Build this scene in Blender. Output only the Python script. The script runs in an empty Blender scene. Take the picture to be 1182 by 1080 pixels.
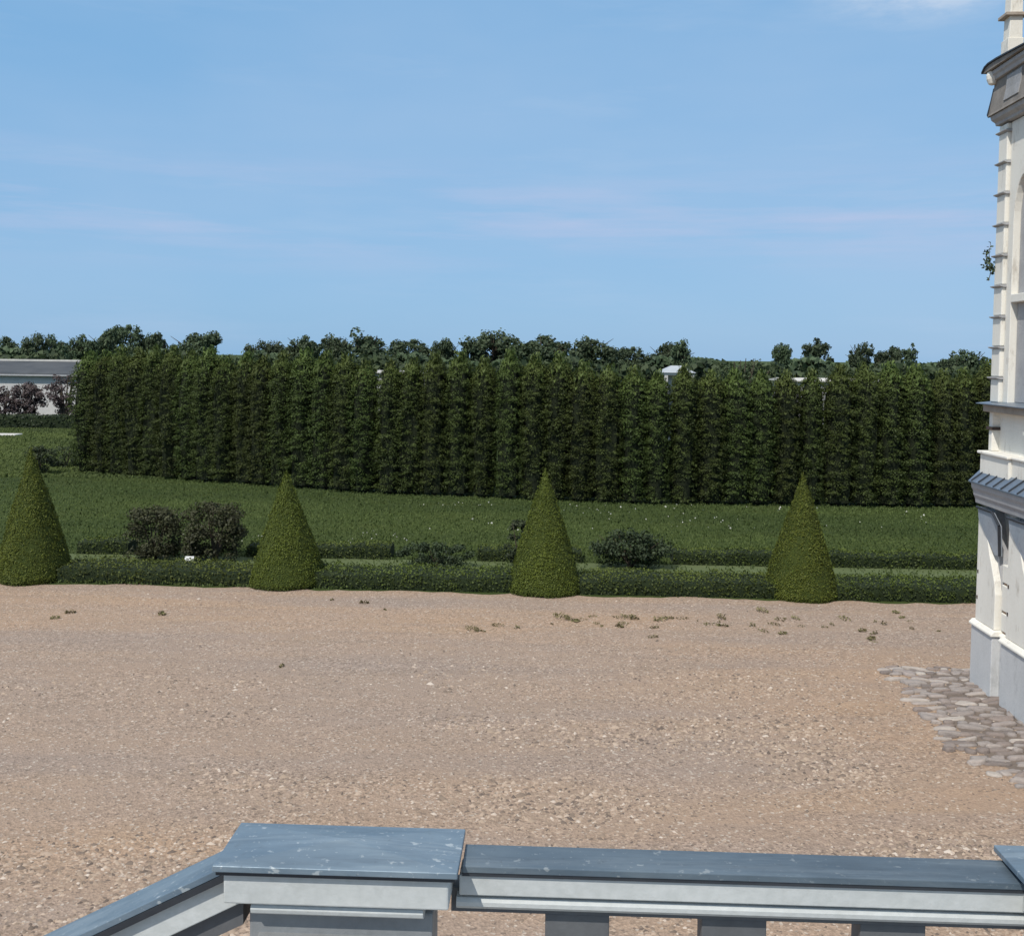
import bpy, math, random
import numpy as np
from mathutils import Vector, Matrix
random.seed(7); RNG = np.random.default_rng(11)
S = bpy.context.scene
C = S.collection
YAW = math.radians(-2.7)

# ------------------------------------------------------------------ materials
def new_mat(name):
    m = bpy.data.materials.new(name); m.use_nodes = True
    nt = m.node_tree; nt.nodes.clear()
    o = nt.nodes.new('ShaderNodeOutputMaterial'); b = nt.nodes.new('ShaderNodeBsdfPrincipled')
    nt.links.new(b.outputs[0], o.inputs[0])
    b.inputs['Specular IOR Level'].default_value = 0.3
    return m, nt, b
def nd(nt, t, **kw):
    n = nt.nodes.new(t)
    for k, v in kw.items(): setattr(n, k, v)
    return n
def noise(nt, vec, scale, detail=4, rough=.6, mapscale=None):
    n = nd(nt, 'ShaderNodeTexNoise'); n.inputs['Scale'].default_value = scale
    n.inputs['Detail'].default_value = detail; n.inputs['Roughness'].default_value = rough
    if mapscale:
        mp = nd(nt, 'ShaderNodeMapping'); mp.inputs['Scale'].default_value = mapscale
        nt.links.new(vec, mp.inputs[0]); vec = mp.outputs[0]
    nt.links.new(vec, n.inputs['Vector']); return n.outputs['Fac']
def mrange(nt, v, a, b, c=0., d=1.):
    n = nd(nt, 'ShaderNodeMapRange'); n.inputs[1].default_value = a; n.inputs[2].default_value = b
    n.inputs[3].default_value = c; n.inputs[4].default_value = d
    nt.links.new(v, n.inputs[0]); return n.outputs[0]
def mix(nt, fac, a, b, mode='MIX'):
    n = nd(nt, 'ShaderNodeMix', data_type='RGBA', blend_type=mode)
    for i, v in ((0, fac), (6, a), (7, b)):
        if isinstance(v, (int, float)): n.inputs[i].default_value = v
        elif isinstance(v, tuple): n.inputs[i].default_value = (*v, 1)[:4]
        else: nt.links.new(v, n.inputs[i])
    return n.outputs[2]
def bump(nt, bsdf, h, strength, dist):
    n = nd(nt, 'ShaderNodeBump'); n.inputs['Strength'].default_value = strength; n.inputs['Distance'].default_value = dist
    nt.links.new(h, n.inputs['Height']); nt.links.new(n.outputs[0], bsdf.inputs['Normal'])

def surf(name, c1, c2, scale=3., rough=.7, bs=.15, fine=40., metal=0., dirt=None, stretch=None):
    m, nt, b = new_mat(name)
    tc = nd(nt, 'ShaderNodeTexCoord').outputs['Object']
    n1 = noise(nt, tc, scale, 5, .62, stretch)
    col = mix(nt, mrange(nt, n1, .32, .68), c1, c2)
    n2 = noise(nt, tc, fine, 3)
    col = mix(nt, .35, col, mix(nt, n2, (0.25, .25, .25), (.75, .75, .75)), 'OVERLAY')
    if dirt:
        n3 = noise(nt, tc, scale * 2.3, 6, .7, stretch)
        col = mix(nt, mrange(nt, n3, .56, .72, 0, dirt[1]), col, dirt[0])
    nt.links.new(col, b.inputs['Base Color'])
    b.inputs['Roughness'].default_value = rough; b.inputs['Metallic'].default_value = metal
    bump(nt, b, n2, bs, .01)
    return m

def leafmat(name, dark, light, rnd=.25, rough=.6, transl=.18):
    """foliage: colour from the per-leaf attribute 'shade' plus a little per-tree variation"""
    m, nt, b = new_mat(name)
    at = nd(nt, 'ShaderNodeAttribute', attribute_name='shade')
    col = mix(nt, at.outputs['Fac'], dark, light)
    oi = nd(nt, 'ShaderNodeObjectInfo')
    hs = nd(nt, 'ShaderNodeHueSaturation')
    nt.links.new(mrange(nt, oi.outputs['Random'], 0, 1, .485, .512), hs.inputs['Hue'])
    nt.links.new(mrange(nt, oi.outputs['Random'], 0, 1, 1 - rnd, 1 + rnd), hs.inputs['Value'])
    nt.links.new(col, hs.inputs['Color'])
    nt.links.new(hs.outputs[0], b.inputs['Base Color'])
    b.inputs['Roughness'].default_value = rough; b.inputs['Specular IOR Level'].default_value = .25
    tr = nd(nt, 'ShaderNodeBsdfTranslucent'); nt.links.new(hs.outputs[0], tr.inputs[0])
    mx = nd(nt, 'ShaderNodeMixShader'); mx.inputs[0].default_value = transl
    nt.links.new(b.outputs[0], mx.inputs[1]); nt.links.new(tr.outputs[0], mx.inputs[2])
    nt.links.new(mx.outputs[0], nt.nodes['Material Output'].inputs[0])
    return m

M = {}
M['plaster'] = surf('white_plaster', (.82, .79, .715), (.74, .71, .64), 2.2, .8, .2, 30, dirt=((.34, .29, .23), .6), stretch=(1, 1, .35))
M['plinth'] = surf('grey_plinth_stone', (.60, .60, .595), (.52, .525, .525), 1.8, .8, .25, 35, dirt=((.27, .27, .26), .5), stretch=(1, 1, .4))
M['brown'] = surf('brown_plaster', (.42, .36, .30), (.32, .27, .22), 4, .85, .25, 30)
M['brick'] = surf('joint_brick', (.34, .2, .12), (.42, .28, .18), 8, .9, .3, 60)
M['moulding'] = surf('grey_moulding_plaster', (.42, .42, .42), (.34, .34, .35), 3, .8, .2, 30, dirt=((.2, .2, .2), .5))
M['zinc'] = surf('zinc_sheet', (.17, .21, .26), (.24, .28, .33), 3, .42, .06, 25, .55, dirt=((.42, .44, .46), .5))
M['zinc_dark'] = surf('dark_zinc_edge', (.035, .04, .048), (.06, .065, .075), 6, .5, .08, 40, .3)
M['slate'] = surf('brown_slate', (.18, .16, .14), (.27, .24, .21), 5, .7, .3, 30)
M['iron'] = surf('rusty_iron', (.05, .035, .03), (.08, .06, .05), 20, .8, .2, 80)
M['pale_slate'] = surf('pale_slate', (.36, .36, .37), (.27, .265, .26), 4, .7, .25, 30, dirt=((.16, .15, .14), .5))
M['apron'] = surf('pale_zinc_apron', (.36, .41, .48), (.45, .49, .54), 3, .4, .08, 25, .3, dirt=((.22, .25, .29), .5))
M['cap'] = None
M['paint'] = surf('grey_white_paint', (.56, .575, .56), (.47, .485, .475), 6, .6, .1, 60, dirt=((.34, .34, .32), .45), stretch=(.25, 1, 1))
M['paint_shaded'] = surf('shaded_grey_paint', (.13, .135, .14), (.10, .10, .105), 5, .6, .12, 50)  # balustrade paint darkened to stand for shade under the rail
M['paint_mid'] = surf('mid_grey_paint', (.25, .26, .265), (.2, .205, .21), 5, .6, .12, 50)
M['bark'] = surf('bark', (.05, .04, .03), (.09, .07, .05), 6, .9, .5, 30)
M['white_card'] = surf('white_card', (.8, .8, .78), (.72, .72, .7), 10, .5, .05, 60)
M['roof_grey'] = surf('grey_roof', (.05, .055, .062), (.08, .084, .09), .6, .75, .2, 8, stretch=(1, 1, .3))
M['wall_white'] = surf('limewash_wall', (.60, .57, .54), (.50, .48, .47), .4, .85, .2, 6, dirt=((.33, .32, .31), .4))
M['stone_pale'] = surf('pale_stone', (.62, .6, .55), (.5, .48, .44), 3, .85, .2, 30)

def cap_mat(name, k):
    m, nt, b = new_mat(name)
    tc = nd(nt, 'ShaderNodeTexCoord').outputs['Object']
    n1 = noise(nt, tc, 9, 5, .65, (.5, 1.2, 1)); n2 = noise(nt, tc, 55, 4, .7); n3 = noise(nt, tc, 42, 3, .6, (.7, 1, 1))
    col = mix(nt, mrange(nt, n1, .3, .7), (.135, .19, .255), (.21, .275, .345))
    col = mix(nt, mrange(nt, n3, .645, .685, 0, .7), col, (.5, .55, .59))      # pale oxide spots
    n5 = noise(nt, tc, 95, 3, .6); col = mix(nt, mrange(nt, n5, .64, .69, 0, .5), col, (.45, .5, .55))
    n6 = noise(nt, tc, 7, 6, .75, (.25, 2.5, 1)); col = mix(nt, mrange(nt, n6, .48, .66, 0, .6), col, (.10, .135, .18))
    n7 = noise(nt, tc, 5, 6, .75, (.3, 4, 1)); col = mix(nt, mrange(nt, n7, .52, .70, 0, .5), col, (.34, .40, .46))
    col = mix(nt, mrange(nt, n2, .62, .75, 0, .45), col, (.1, .12, .15))
    col = mix(nt, 1., col, (k, k, k * .96), 'MULTIPLY')
    nt.links.new(col, b.inputs['Base Color']); b.inputs['Metallic'].default_value = .2
    nt.links.new(mrange(nt, n2, .3, .7, .32, .5), b.inputs['Roughness'])
    bump(nt, b, n1, .12, .006); return m
M['cap'] = cap_mat('blue_grey_zinc_cap', .95); M['cap_dark'] = cap_mat('slate_blue_zinc_cap', .62)

def gravel_mat():
    m, nt, b = new_mat('tan_gravel')
    tc = nd(nt, 'ShaderNodeTexCoord').outputs['Object']
    big = noise(nt, tc, .22, 4, .6, (.6, 1, 1)); mid = noise(nt, tc, 1.3, 4, .65, (.5, 1.3, 1)); fine = noise(nt, tc, 38, 3, .7)
    col = mix(nt, mrange(nt, big, .36, .62), (.385, .268, .187), (.350, .262, .204))
    col = mix(nt, mrange(nt, mid, .45, .75, 0, .6), col, (.37, .262, .178))
    gp = nd(nt, 'ShaderNodeSeparateXYZ'); nt.links.new(tc, gp.inputs[0])
    wob = noise(nt, tc, .35, 4, .6, (.5, 1, 1)); sm_ = nd(nt, 'ShaderNodeMath', operation='MULTIPLY_ADD'); nt.links.new(wob, sm_.inputs[0]); sm_.inputs[1].default_value = 9; nt.links.new(gp.outputs['Y'], sm_.inputs[2])
    gb = nd(nt, 'ShaderNodeMath', operation='MULTIPLY'); nt.links.new(mrange(nt, sm_.outputs[0], 14.5, 17.5, 0, 1), gb.inputs[0]); nt.links.new(mrange(nt, sm_.outputs[0], 20.5, 24, 1, 0), gb.inputs[1])
    gx = nd(nt, 'ShaderNodeMath', operation='MULTIPLY'); nt.links.new(gb.outputs[0], gx.inputs[0]); nt.links.new(mrange(nt, gp.outputs['X'], -1., 4.0, .42, .0), gx.inputs[1])
    col = mix(nt, gx.outputs[0], col, (.298, .244, .212))
    # broad compacted tracks running across the yard
    trk = noise(nt, tc, 1., 4, .55, (.10, .75, 1)); col = mix(nt, mrange(nt, trk, .46, .66, 0, .55), col, (.29, .235, .205))
    trk2 = noise(nt, tc, 1., 3, .5, (.22, 2.6, 1)); col = mix(nt, mrange(nt, trk2, .52, .7, 0, .35), col, (.26, .205, .17))
    # small pebbles: one colour per cell
    vo = nd(nt, 'ShaderNodeTexVoronoi'); vo.inputs['Scale'].default_value = 34
    nt.links.new(tc, vo.inputs['Vector'])
    sp = nd(nt, 'ShaderNodeSeparateColor'); nt.links.new(vo.outputs['Color'], sp.inputs[0])
    g = mrange(nt, sp.outputs[0], 0, 1, .55, 1.45)
    gc = nd(nt, 'ShaderNodeCombineColor')
    for i in range(3): nt.links.new(g, gc.inputs[i])
    col = mix(nt, mrange(nt, noise(nt, tc, .8, 4, .7, (.6, 1.4, 1)), .38, .62, .15, .75), col, mix(nt, 1., col, gc.outputs[0], 'MULTIPLY'))
    col = mix(nt, mrange(nt, sp.outputs[1], .93, .96, 0, .55), col, (.62, .55, .47))
    col = mix(nt, mrange(nt, sp.outputs[2], .94, .97, 0, .6), col, (.13, .105, .09))
    col = mix(nt, mrange(nt, fine, .3, .7, .25, 0), col, (.22, .17, .13))
    nt.links.new(col, b.inputs['Base Color']); b.inputs['Roughness'].default_value = .95
    b.inputs['Specular IOR Level'].default_value = .1
    h = nd(nt, 'ShaderNodeMath', operation='ADD'); nt.links.new(vo.outputs['Distance'], h.inputs[0]); nt.links.new(fine, h.inputs[1])
    bump(nt, b, h.outputs[0], .55, .02); return m
M['gravel'] = gravel_mat()

def lawn_mat():
    m, nt, b = new_mat('lawn_grass')
    tc = nd(nt, 'ShaderNodeTexCoord').outputs['Object']
    a = noise(nt, tc, .12, 4, .6, (.5, 1, 1)); c = noise(nt, tc, .9, 5, .7, (.35, 1, 1)); d = noise(nt, tc, 14, 3, .7)
    col = mix(nt, mrange(nt, a, .35, .65), (.048, .072, .021), (.068, .092, .025))
    col = mix(nt, mrange(nt, c, .5, .75, 0, .6), col, (.10, .115, .034))
    col = mix(nt, mrange(nt, d, .35, .65, .5, 0), col, (.014, .024, .009))
    nt.links.new(col, b.inputs['Base Color']); b.inputs['Roughness'].default_value = .95
    b.inputs['Specular IOR Level'].default_value = .1
    bump(nt, b, d, .8, .06); return m
M['lawn'] = lawn_mat()
M['blade'] = leafmat('grass_blade', (.042, .064, .018), (.096, .130, .034), 0, .7, .2)
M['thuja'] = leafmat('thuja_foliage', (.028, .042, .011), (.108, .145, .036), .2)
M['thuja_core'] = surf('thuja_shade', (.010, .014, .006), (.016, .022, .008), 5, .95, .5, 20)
M['topiary'] = leafmat('topiary_foliage', (.050, .070, .010), (.15, .19, .030), .06)
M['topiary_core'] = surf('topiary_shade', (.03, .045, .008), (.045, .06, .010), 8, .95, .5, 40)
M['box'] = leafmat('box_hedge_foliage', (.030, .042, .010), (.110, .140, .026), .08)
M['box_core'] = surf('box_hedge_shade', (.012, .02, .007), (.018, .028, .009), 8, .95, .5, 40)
M['rose'] = leafmat('rose_foliage', (.026, .026, .014), (.075, .080, .035), .1)
M['shrub'] = leafmat('shrub_foliage', (.020, .030, .016), (.060, .082, .036), .1)
M['dry'] = leafmat('airy_shrub_foliage', (.055, .04, .04), (.13, .10, .095), .1)
M['far_tree'] = leafmat('far_tree_foliage', (.040, .060, .034), (.100, .135, .066), .28)
M['far_green'] = leafmat('far_green_foliage', (.03, .05, .025), (.075, .105, .045), .1)
M['weed'] = leafmat('weed_leaf', (.13, .12, .05), (.25, .215, .11), .1)
M['petal'] = leafmat('petal', (.34, .36, .28), (.66, .65, .58), 0)

# ------------------------------------------------------------------ mesh helpers
class MB:
    def __init__(self): self.v = []; self.f = []
    def poly(self, pts, faces):
        o = len(self.v); self.v += [tuple(p) for p in pts]; self.f += [tuple(i + o for i in f) for f in faces]; return self
    def box(self, x0, x1, y0, y1, z0, z1):
        p = [(x, y, z) for z in (z0, z1) for y in (y0, y1) for x in (x0, x1)]
        return self.poly(p, [(0, 2, 3, 1), (4, 5, 7, 6), (0, 1, 5, 4), (2, 6, 7, 3), (0, 4, 6, 2), (1, 3, 7, 5)])
    def prism(self, pts, axis, a, b):
        """polygon pts extruded along axis ('x': pts are (y,z); 'y': pts are (x,z); 'z': pts are (x,y))"""
        def mk(p, t): return {'x': (t, p[0], p[1]), 'y': (p[0], t, p[1]), 'z': (p[0], p[1], t)}[axis]
        n = len(pts)
        return self.poly([mk(p, a) for p in pts] + [mk(p, b) for p in pts],
                         [tuple(range(n))[::-1], tuple(range(n, 2 * n))] + [(i, (i + 1) % n, n + (i + 1) % n, n + i) for i in range(n)])
    def lathe(self, prof, cx, cy, seg=16, sq=False):
        o = len(self.v)
        for r, z in prof:
            for k in range(seg):
                a = 2 * math.pi * (k + .5) / seg; self.v.append((cx + r * math.cos(a), cy + r * math.sin(a), z))
        for j in range(len(prof) - 1):
            for k in range(seg):
                k2 = (k + 1) % seg; self.f.append((o + j * seg + k, o + j * seg + k2, o + (j + 1) * seg + k2, o + (j + 1) * seg + k))
        self.f.append(tuple(o + k for k in range(seg))[::-1]); self.f.append(tuple(o + (len(prof) - 1) * seg + k for k in range(seg)))
        return self
    def tube(self, pts, radii, seg=7):
        o = len(self.v); n = len(pts)
        for i, p in enumerate(pts):
            p = Vector(p); d = (Vector(pts[min(i + 1, n - 1)]) - Vector(pts[max(i - 1, 0)])).normalized()
            s = d.orthogonal().normalized(); t = d.cross(s)
            for k in range(seg):
                a = 2 * math.pi * k / seg; self.v.append(tuple(p + (s * math.cos(a) + t * math.sin(a)) * radii[i]))
        for j in range(n - 1):
            for k in range(seg):
                k2 = (k + 1) % seg; self.f.append((o + j * seg + k, o + j * seg + k2, o + (j + 1) * seg + k2, o + (j + 1) * seg + k))
        self.f.append(tuple(o + (n - 1) * seg + k for k in range(seg))); return self
    def build(self, name, mat, parent=None, bevel=0, smooth=False):
        me = bpy.data.meshes.new(name); me.from_pydata(self.v, [], self.f)
        import bmesh
        bm = bmesh.new(); bm.from_mesh(me); bmesh.ops.recalc_face_normals(bm, faces=bm.faces); bm.to_mesh(me); bm.free()
        return link(name, me, mat, parent, bevel, smooth)
def link(name, me, mat, parent=None, bevel=0, smooth=False):
    me.materials.append(mat)
    o = bpy.data.objects.new(name, me); C.objects.link(o); o.parent = parent
    if smooth: me.polygons.foreach_set('use_smooth', [True] * len(me.polygons))
    if bevel:
        b = o.modifiers.new('bevel', 'BEVEL'); b.width = bevel; b.segments = 2; b.limit_method = 'ANGLE'
    return o
def thing(name, label, cat, loc=(0, 0, 0), rz=0, group=None):
    o = bpy.data.objects.new(name, None); C.objects.link(o); o.location = loc; o.rotation_euler = (0, 0, rz)
    o.empty_display_size = .3
    return tag(o, label, cat, group)
def tag(o, label, cat, group=None):
    o['label'] = label; o['category'] = cat
    if group: o['group'] = group
    return o
def struct(o, kind='structure', label=None, cat=None):
    o['kind'] = kind
    if label: o['label'] = label; o['category'] = cat
    return o
def copy_tree(o, parent=None):
    c = o.copy(); C.objects.link(c)
    if parent: c.parent = parent
    for ch in [x for x in o.children]: copy_tree(ch, c)
    return c

def nrm(a): return a / np.maximum(np.linalg.norm(a, axis=1, keepdims=True), 1e-9)
def leaves(name, cen, nor, size, shade, mat, parent=None, aspect=1.6, up=None, jitter=.6):
    """one small four-cornered leaf per centre, facing roughly along nor"""
    N = len(cen); cen = np.asarray(cen, float); nor = nrm(np.asarray(nor, float) + RNG.normal(0, jitter, (N, 3)))
    t = RNG.normal(0, 1, (N, 3))
    if up is not None: t = t * .35 + np.asarray(up, float)
    t = nrm(t - nor * np.sum(t * nor, 1, keepdims=True)); s = np.cross(nor, t)
    L = (np.asarray(size) * RNG.uniform(.7, 1.3, N))[:, None]; W = L / aspect
    bend = nor * L * .18
    q = np.stack([cen - t * L * .5, cen + s * W * .5 + bend, cen + t * L * .5, cen - s * W * .5 + bend], 1).reshape(-1, 3)
    me = bpy.data.meshes.new(name)
    me.vertices.add(4 * N); me.vertices.foreach_set('co', q.ravel())
    me.loops.add(4 * N); me.loops.foreach_set('vertex_index', np.arange(4 * N, dtype=np.int32))
    me.polygons.add(N); me.polygons.foreach_set('loop_start', np.arange(N, dtype=np.int32) * 4)
    me.update(calc_edges=True)
    a = me.attributes.new('shade', 'FLOAT', 'POINT'); a.data.foreach_set('value', np.repeat(np.clip(shade, 0, 1), 4).astype(np.float32))
    return link(name, me, mat, parent)
def setshade(o, v=.15):
    a = o.data.attributes.new('shade', 'FLOAT', 'POINT'); a.data.foreach_set('value', [v] * len(o.data.vertices))

# ------------------------------------------------------------------ ground
def strip_sheet(name, poly, z, mat):
    mb = MB(); mb.poly([(x, y, z) for x, y in poly], [tuple(range(len(poly)))]); return mb.build(name, mat)
g = MB().box(-2500, 2500, -300, 4000, -1, 0); struct(g.build('ground', M['lawn']))

def edgeY(x): return 21.63 - .047 * x            # where the gravel ends
far = []
x = 30.
while x >= -40:
    far.append((x, edgeY(x) + .07 * math.sin(x * 2.1) + .05 * math.sin(x * 5.3 + 1) + random.uniform(-.05, .05) + .12)); x -= .22
struct(strip_sheet('gravel_yard', [(-40, -20), (30, -20)] + far, .004, M['gravel']))

# loose stones lying on the yard
def stones():
    N = 120000
    Y = 6.2 + 15.2 * RNG.uniform(0, 1, N) ** 1.35; X = RNG.uniform(-1, 1, N) * (Y * .52 + 1.2)
    pat = 1.1 * np.sin(Y * 3.3 + .9 * np.sin(X * .7 + 1)) + np.sin(X * 1.7 + Y * .6) + np.sin(Y * 2.3 + X * .5 + 1) + np.sin(X * .45 - Y * 1.1 + 2) + 1.2 * np.sin(Y * .9 + .4 * np.sin(X * .8))
    right = np.clip((X + 2.5) / 6, 0, 1)
    keep = RNG.uniform(0, 1, N) < np.clip(.20 + .22 * pat + .50 * right, .04, 1) * np.clip((16.5 - Y + 2 * right) / 6, .06, 1)
    keep &= ~((X > 4.6) & (Y > 11.5)) | (RNG.uniform(0, 1, N) < .25)
    keep &= (Y < edgeY(X)) & ~((X > 7.0) & (Y > 9))
    X, Y = X[keep], Y[keep]; n = len(X)
    r = RNG.uniform(.007, .018, n) * np.clip(1 + .25 * pat[keep] + .12 * right[keep], .75, 1.35) * (1 + (RNG.uniform(0, 1, n) > .97) * .7)
    base = np.array([(1, 0, 0), (.3, .95, 0), (-.8, .55, 0), (-.75, -.6, 0), (.35, -.95, 0), (.05, .05, .95)])
    P = base[None] * RNG.uniform(.7, 1.25, (n, 6, 1)); P[:, :, 0] *= RNG.uniform(1.1, 2.3, n)[:, None]
    a = RNG.normal(0, .7, n); ca, sa = np.cos(a)[:, None], np.sin(a)[:, None]
    px = P[:, :, 0] * ca - P[:, :, 1] * sa; py = P[:, :, 0] * sa + P[:, :, 1] * ca
    V = np.stack([px * r[:, None] + X[:, None], py * r[:, None] + Y[:, None], P[:, :, 2] * r[:, None] + .003], 2).reshape(-1, 3)
    tri = np.array([(0, 1, 5), (1, 2, 5), (2, 3, 5), (3, 4, 5), (4, 0, 5)])
    F = (tri[None] + (np.arange(n) * 6)[:, None, None]).reshape(-1, 3)
    me = bpy.data.meshes.new('gravel_stones'); me.vertices.add(len(V)); me.vertices.foreach_set('co', V.ravel())
    me.loops.add(F.size); me.loops.foreach_set('vertex_index', F.ravel().astype(np.int32))
    me.polygons.add(len(F)); me.polygons.foreach_set('loop_start', np.arange(len(F), dtype=np.int32) * 3); me.update(calc_edges=True)
    sh = np.where(RNG.uniform(0, 1, n) < .07, RNG.uniform(.70, .9, n), RNG.uniform(0, .68, n))
    at = me.attributes.new('shade', 'FLOAT', 'POINT'); at.data.foreach_set('value', np.repeat(sh, 6).astype(np.float32))
    m, nt, b = new_mat('pebble'); A = nd(nt, 'ShaderNodeAttribute', attribute_name='shade')
    cr = nd(nt, 'ShaderNodeValToRGB'); e = cr.color_ramp.elements
    e[0].position = 0; e[0].color = (.12, .095, .08, 1); e[1].position = 1; e[1].color = (.62, .55, .48, 1)
    for p, c in ((.3, (.30, .228, .172, 1)), (.62, (.42, .325, .25, 1))):
        k = cr.color_ramp.elements.new(p); k.color = c
    nt.links.new(A.outputs['Fac'], cr.inputs[0]); nt.links.new(cr.outputs[0], b.inputs['Base Color']); b.inputs['Roughness'].default_value = .9
    struct(link('gravel_stones', me, m), 'stuff', 'loose tan and pale pebbles strewn over the gravel yard', 'gravel')
stones()

# cobbled strip along the foot of the building
def cobbles():
    bed = surf('sandy_bed', (.20, .16, .13), (.13, .105, .09), 4, .95, .4, 40)
    poly = [(6.5, 16.3), (6.9, 16.5), (7.5, 16.6), (12, 16.6), (12, 9.9), (6.7, 11.2), (6.5, 11.9), (6.22, 12.5), (6.08, 12.9), (6.12, 13.7), (6.2, 14.7), (6.3, 15.6)]
    mb = MB(); mb.poly([(x, y, .008) for x, y in poly], [tuple(range(len(poly)))])
    o = mb.build('cobblestone_pavement', bed); struct(o)
    vs, fs, sh = [], [], []
    def edge(y):
        return float(np.interp(y, [9.6, 11, 11.75, 12.4, 12.75, 13.7, 14.7, 15.6, 16.95], [7.3, 6.4, 6.12, 5.8, 5.72, 5.78, 5.85, 5.98, 6.15]))
    y = 16.75
    while y > 9.8:
        rowd = random.uniform(.10, .20); xx = edge(y) + random.uniform(-.14, .14) + .06 * math.sin(y * 4.1)
        while xx < (7.35 if y > 10.5 else 9):
            w = random.uniform(.14, .46); d = rowd * random.uniform(.75, 1.1); h = random.uniform(.018, .05)
            cx, cy = xx + w / 2, y + random.uniform(-.075, .075); o0 = len(vs); n = 11; rot = random.uniform(-.25, .25)
            rr = [random.uniform(.74, 1.16) for _ in range(n)]; tilt = random.uniform(-.12, .12); tl2 = random.uniform(-.2, .1)
            for k, (s, zz) in enumerate(((1, 0), (.97, .55), (.8, .9), (.42, 1.02))):
                for i in range(n):
                    a = 2 * math.pi * i / n
                    ex = math.copysign(abs(math.cos(a)) ** .7, math.cos(a)); ey = math.copysign(abs(math.sin(a)) ** .7, math.sin(a))
                    px, py = ex * w * .47 * s * rr[i], ey * d * .47 * s * rr[i]
                    vs.append((cx + px * math.cos(rot) - py * math.sin(rot), cy + px * math.sin(rot) + py * math.cos(rot), .006 + h * zz + (px * tilt + py * tl2) * (zz > 0)))
            for k in range(3):
                for i in range(n): fs.append((o0 + k * n + i, o0 + k * n + (i + 1) % n, o0 + (k + 1) * n + (i + 1) % n, o0 + (k + 1) * n + i))
            fs.append(tuple(o0 + 3 * n + i for i in range(n))); sh += [random.random()] * (4 * n)
            xx += w * random.uniform(.93, 1.03)
        y -= rowd * .93
    me = bpy.data.meshes.new('cobblestones'); me.from_pydata(vs, [], fs)
    at = me.attributes.new('shade', 'FLOAT', 'POINT'); at.data.foreach_set('value', sh)
    m, nt, b = new_mat('cobble_stone'); A = nd(nt, 'ShaderNodeAttribute', attribute_name='shade')
    cr = nd(nt, 'ShaderNodeValToRGB'); e = cr.color_ramp.elements
    e[0].color = (.19, .16, .145, 1); e[1].color = (.44, .39, .345, 1)
    for p, c in ((.3, (.26, .21, .185, 1)), (.5, (.30, .265, .245, 1)), (.75, (.33, .28, .255, 1))):
        k = cr.color_ramp.elements.new(p); k.color = c
    nt.links.new(A.outputs['Fac'], cr.inputs[0])
    tc = nd(nt, 'ShaderNodeTexCoord').outputs['Object']; n1 = noise(nt, tc, 14, 5, .7)
    nt.links.new(mix(nt, .6, cr.outputs[0], mix(nt, n1, (.2, .2, .2), (.8, .8, .8)), 'OVERLAY'), b.inputs['Base Color'])
    b.inputs['Roughness'].default_value = .8; bump(nt, b, n1, .8, .03)
    s = link('cobblestones', me, m, o, smooth=True); s['kind'] = 'stuff'
cobbles()

# lawn blades and flowers
def blades():
    N = 90000
    Y = 22.0 + 21 * RNG.uniform(0, 1, N) ** 1.15; X = RNG.uniform(-1, 1, N) * (Y * .50 + 1)
    k = (Y > edgeY(X) + .15) & ~((np.abs(Y - (24.72 - .035 * X)) < .45) & (RNG.uniform(0, 1, N) < .8)); X, Y = X[k], Y[k]; n = len(X)
    cen = np.stack([X, Y, RNG.uniform(.01, .05, n)], 1)
    pat = .42 + .22 * np.sin(X * .33 + 2 * np.sin(Y * .5)) * np.sin(Y * 1.7) + .16 * np.sin(X * .21 + Y * .7) + RNG.normal(0, .2, n)
    o = leaves('lawn_grass', cen, np.tile((0, -1, .4), (n, 1)), np.full(n, .085), pat, M['blade'], aspect=2.6, up=(0, 0, 1.2), jitter=.5)
    struct(o, 'stuff', 'short rough green grass of the lawn below the tall hedge', 'grass')
blades()
pm = surf('pale_mown_strip', (.105, .13, .055), (.08, .105, .04), 1.5, .95, .4, 14)
struct(strip_sheet('path', [(-13, 24.75), (14, 23.75), (14, 24.8), (-13, 25.6)], .004, pm))
def flowers():
    cen = []
    for (cx, cy, sx, sy, n) in ((-6.5, 27.5, 1.3, .6, 14), (-3.7, 27.8, .9, .7, 16), (-1.2, 34.3, 1.3, .5, 16), (2.6, 33.5, 1.2, .7, 14), (5.4, 31.5, 2.2, 1.2, 14),
                                (9, 34.2, 3.5, .4, 22), (8, 31, 4, 1.5, 12), (-8.5, 28, 1.2, .7, 12), (0, 29.5, 4, 2, 12), (13, 33, 2, 1.5, 8)):
        for _ in range(n): cen.append((random.gauss(cx, sx * .6), random.gauss(cy, sy * .6), random.uniform(.05, .16)))
    cen = np.array(cen); n = len(cen)
    o = leaves('wild_flowers', cen, np.tile((0, -.7, .7), (n, 1)), RNG.uniform(.025, .075, n), RNG.uniform(0, 1, n), M['petal'], aspect=1.2)
    struct(o, 'stuff', 'tiny white flowers dotted through the lawn', 'flowers')
flowers()
def far_blades():
    N = 42000
    Y = RNG.uniform(41, 76, N); X = RNG.uniform(-.56, -.28, N) * Y - 1
    cen = np.stack([X, Y, RNG.uniform(.01, .06, N)], 1)
    pat = .55 + .3 * np.sin(X * .5 + 2 * np.sin(Y * .3)) * np.sin(Y * .8) + RNG.normal(0, .2, N) + np.clip((-X - 24) / 12, 0, .5) * (Y < 58)
    struct(leaves('meadow_grass', cen, np.tile((0, -1, .4), (N, 1)), np.full(N, .17), pat, M['blade'], aspect=2.2, up=(0, 0, 1.), jitter=.5), 'stuff', 'rough meadow grass left of the tall hedge', 'grass')
far_blades()

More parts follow.
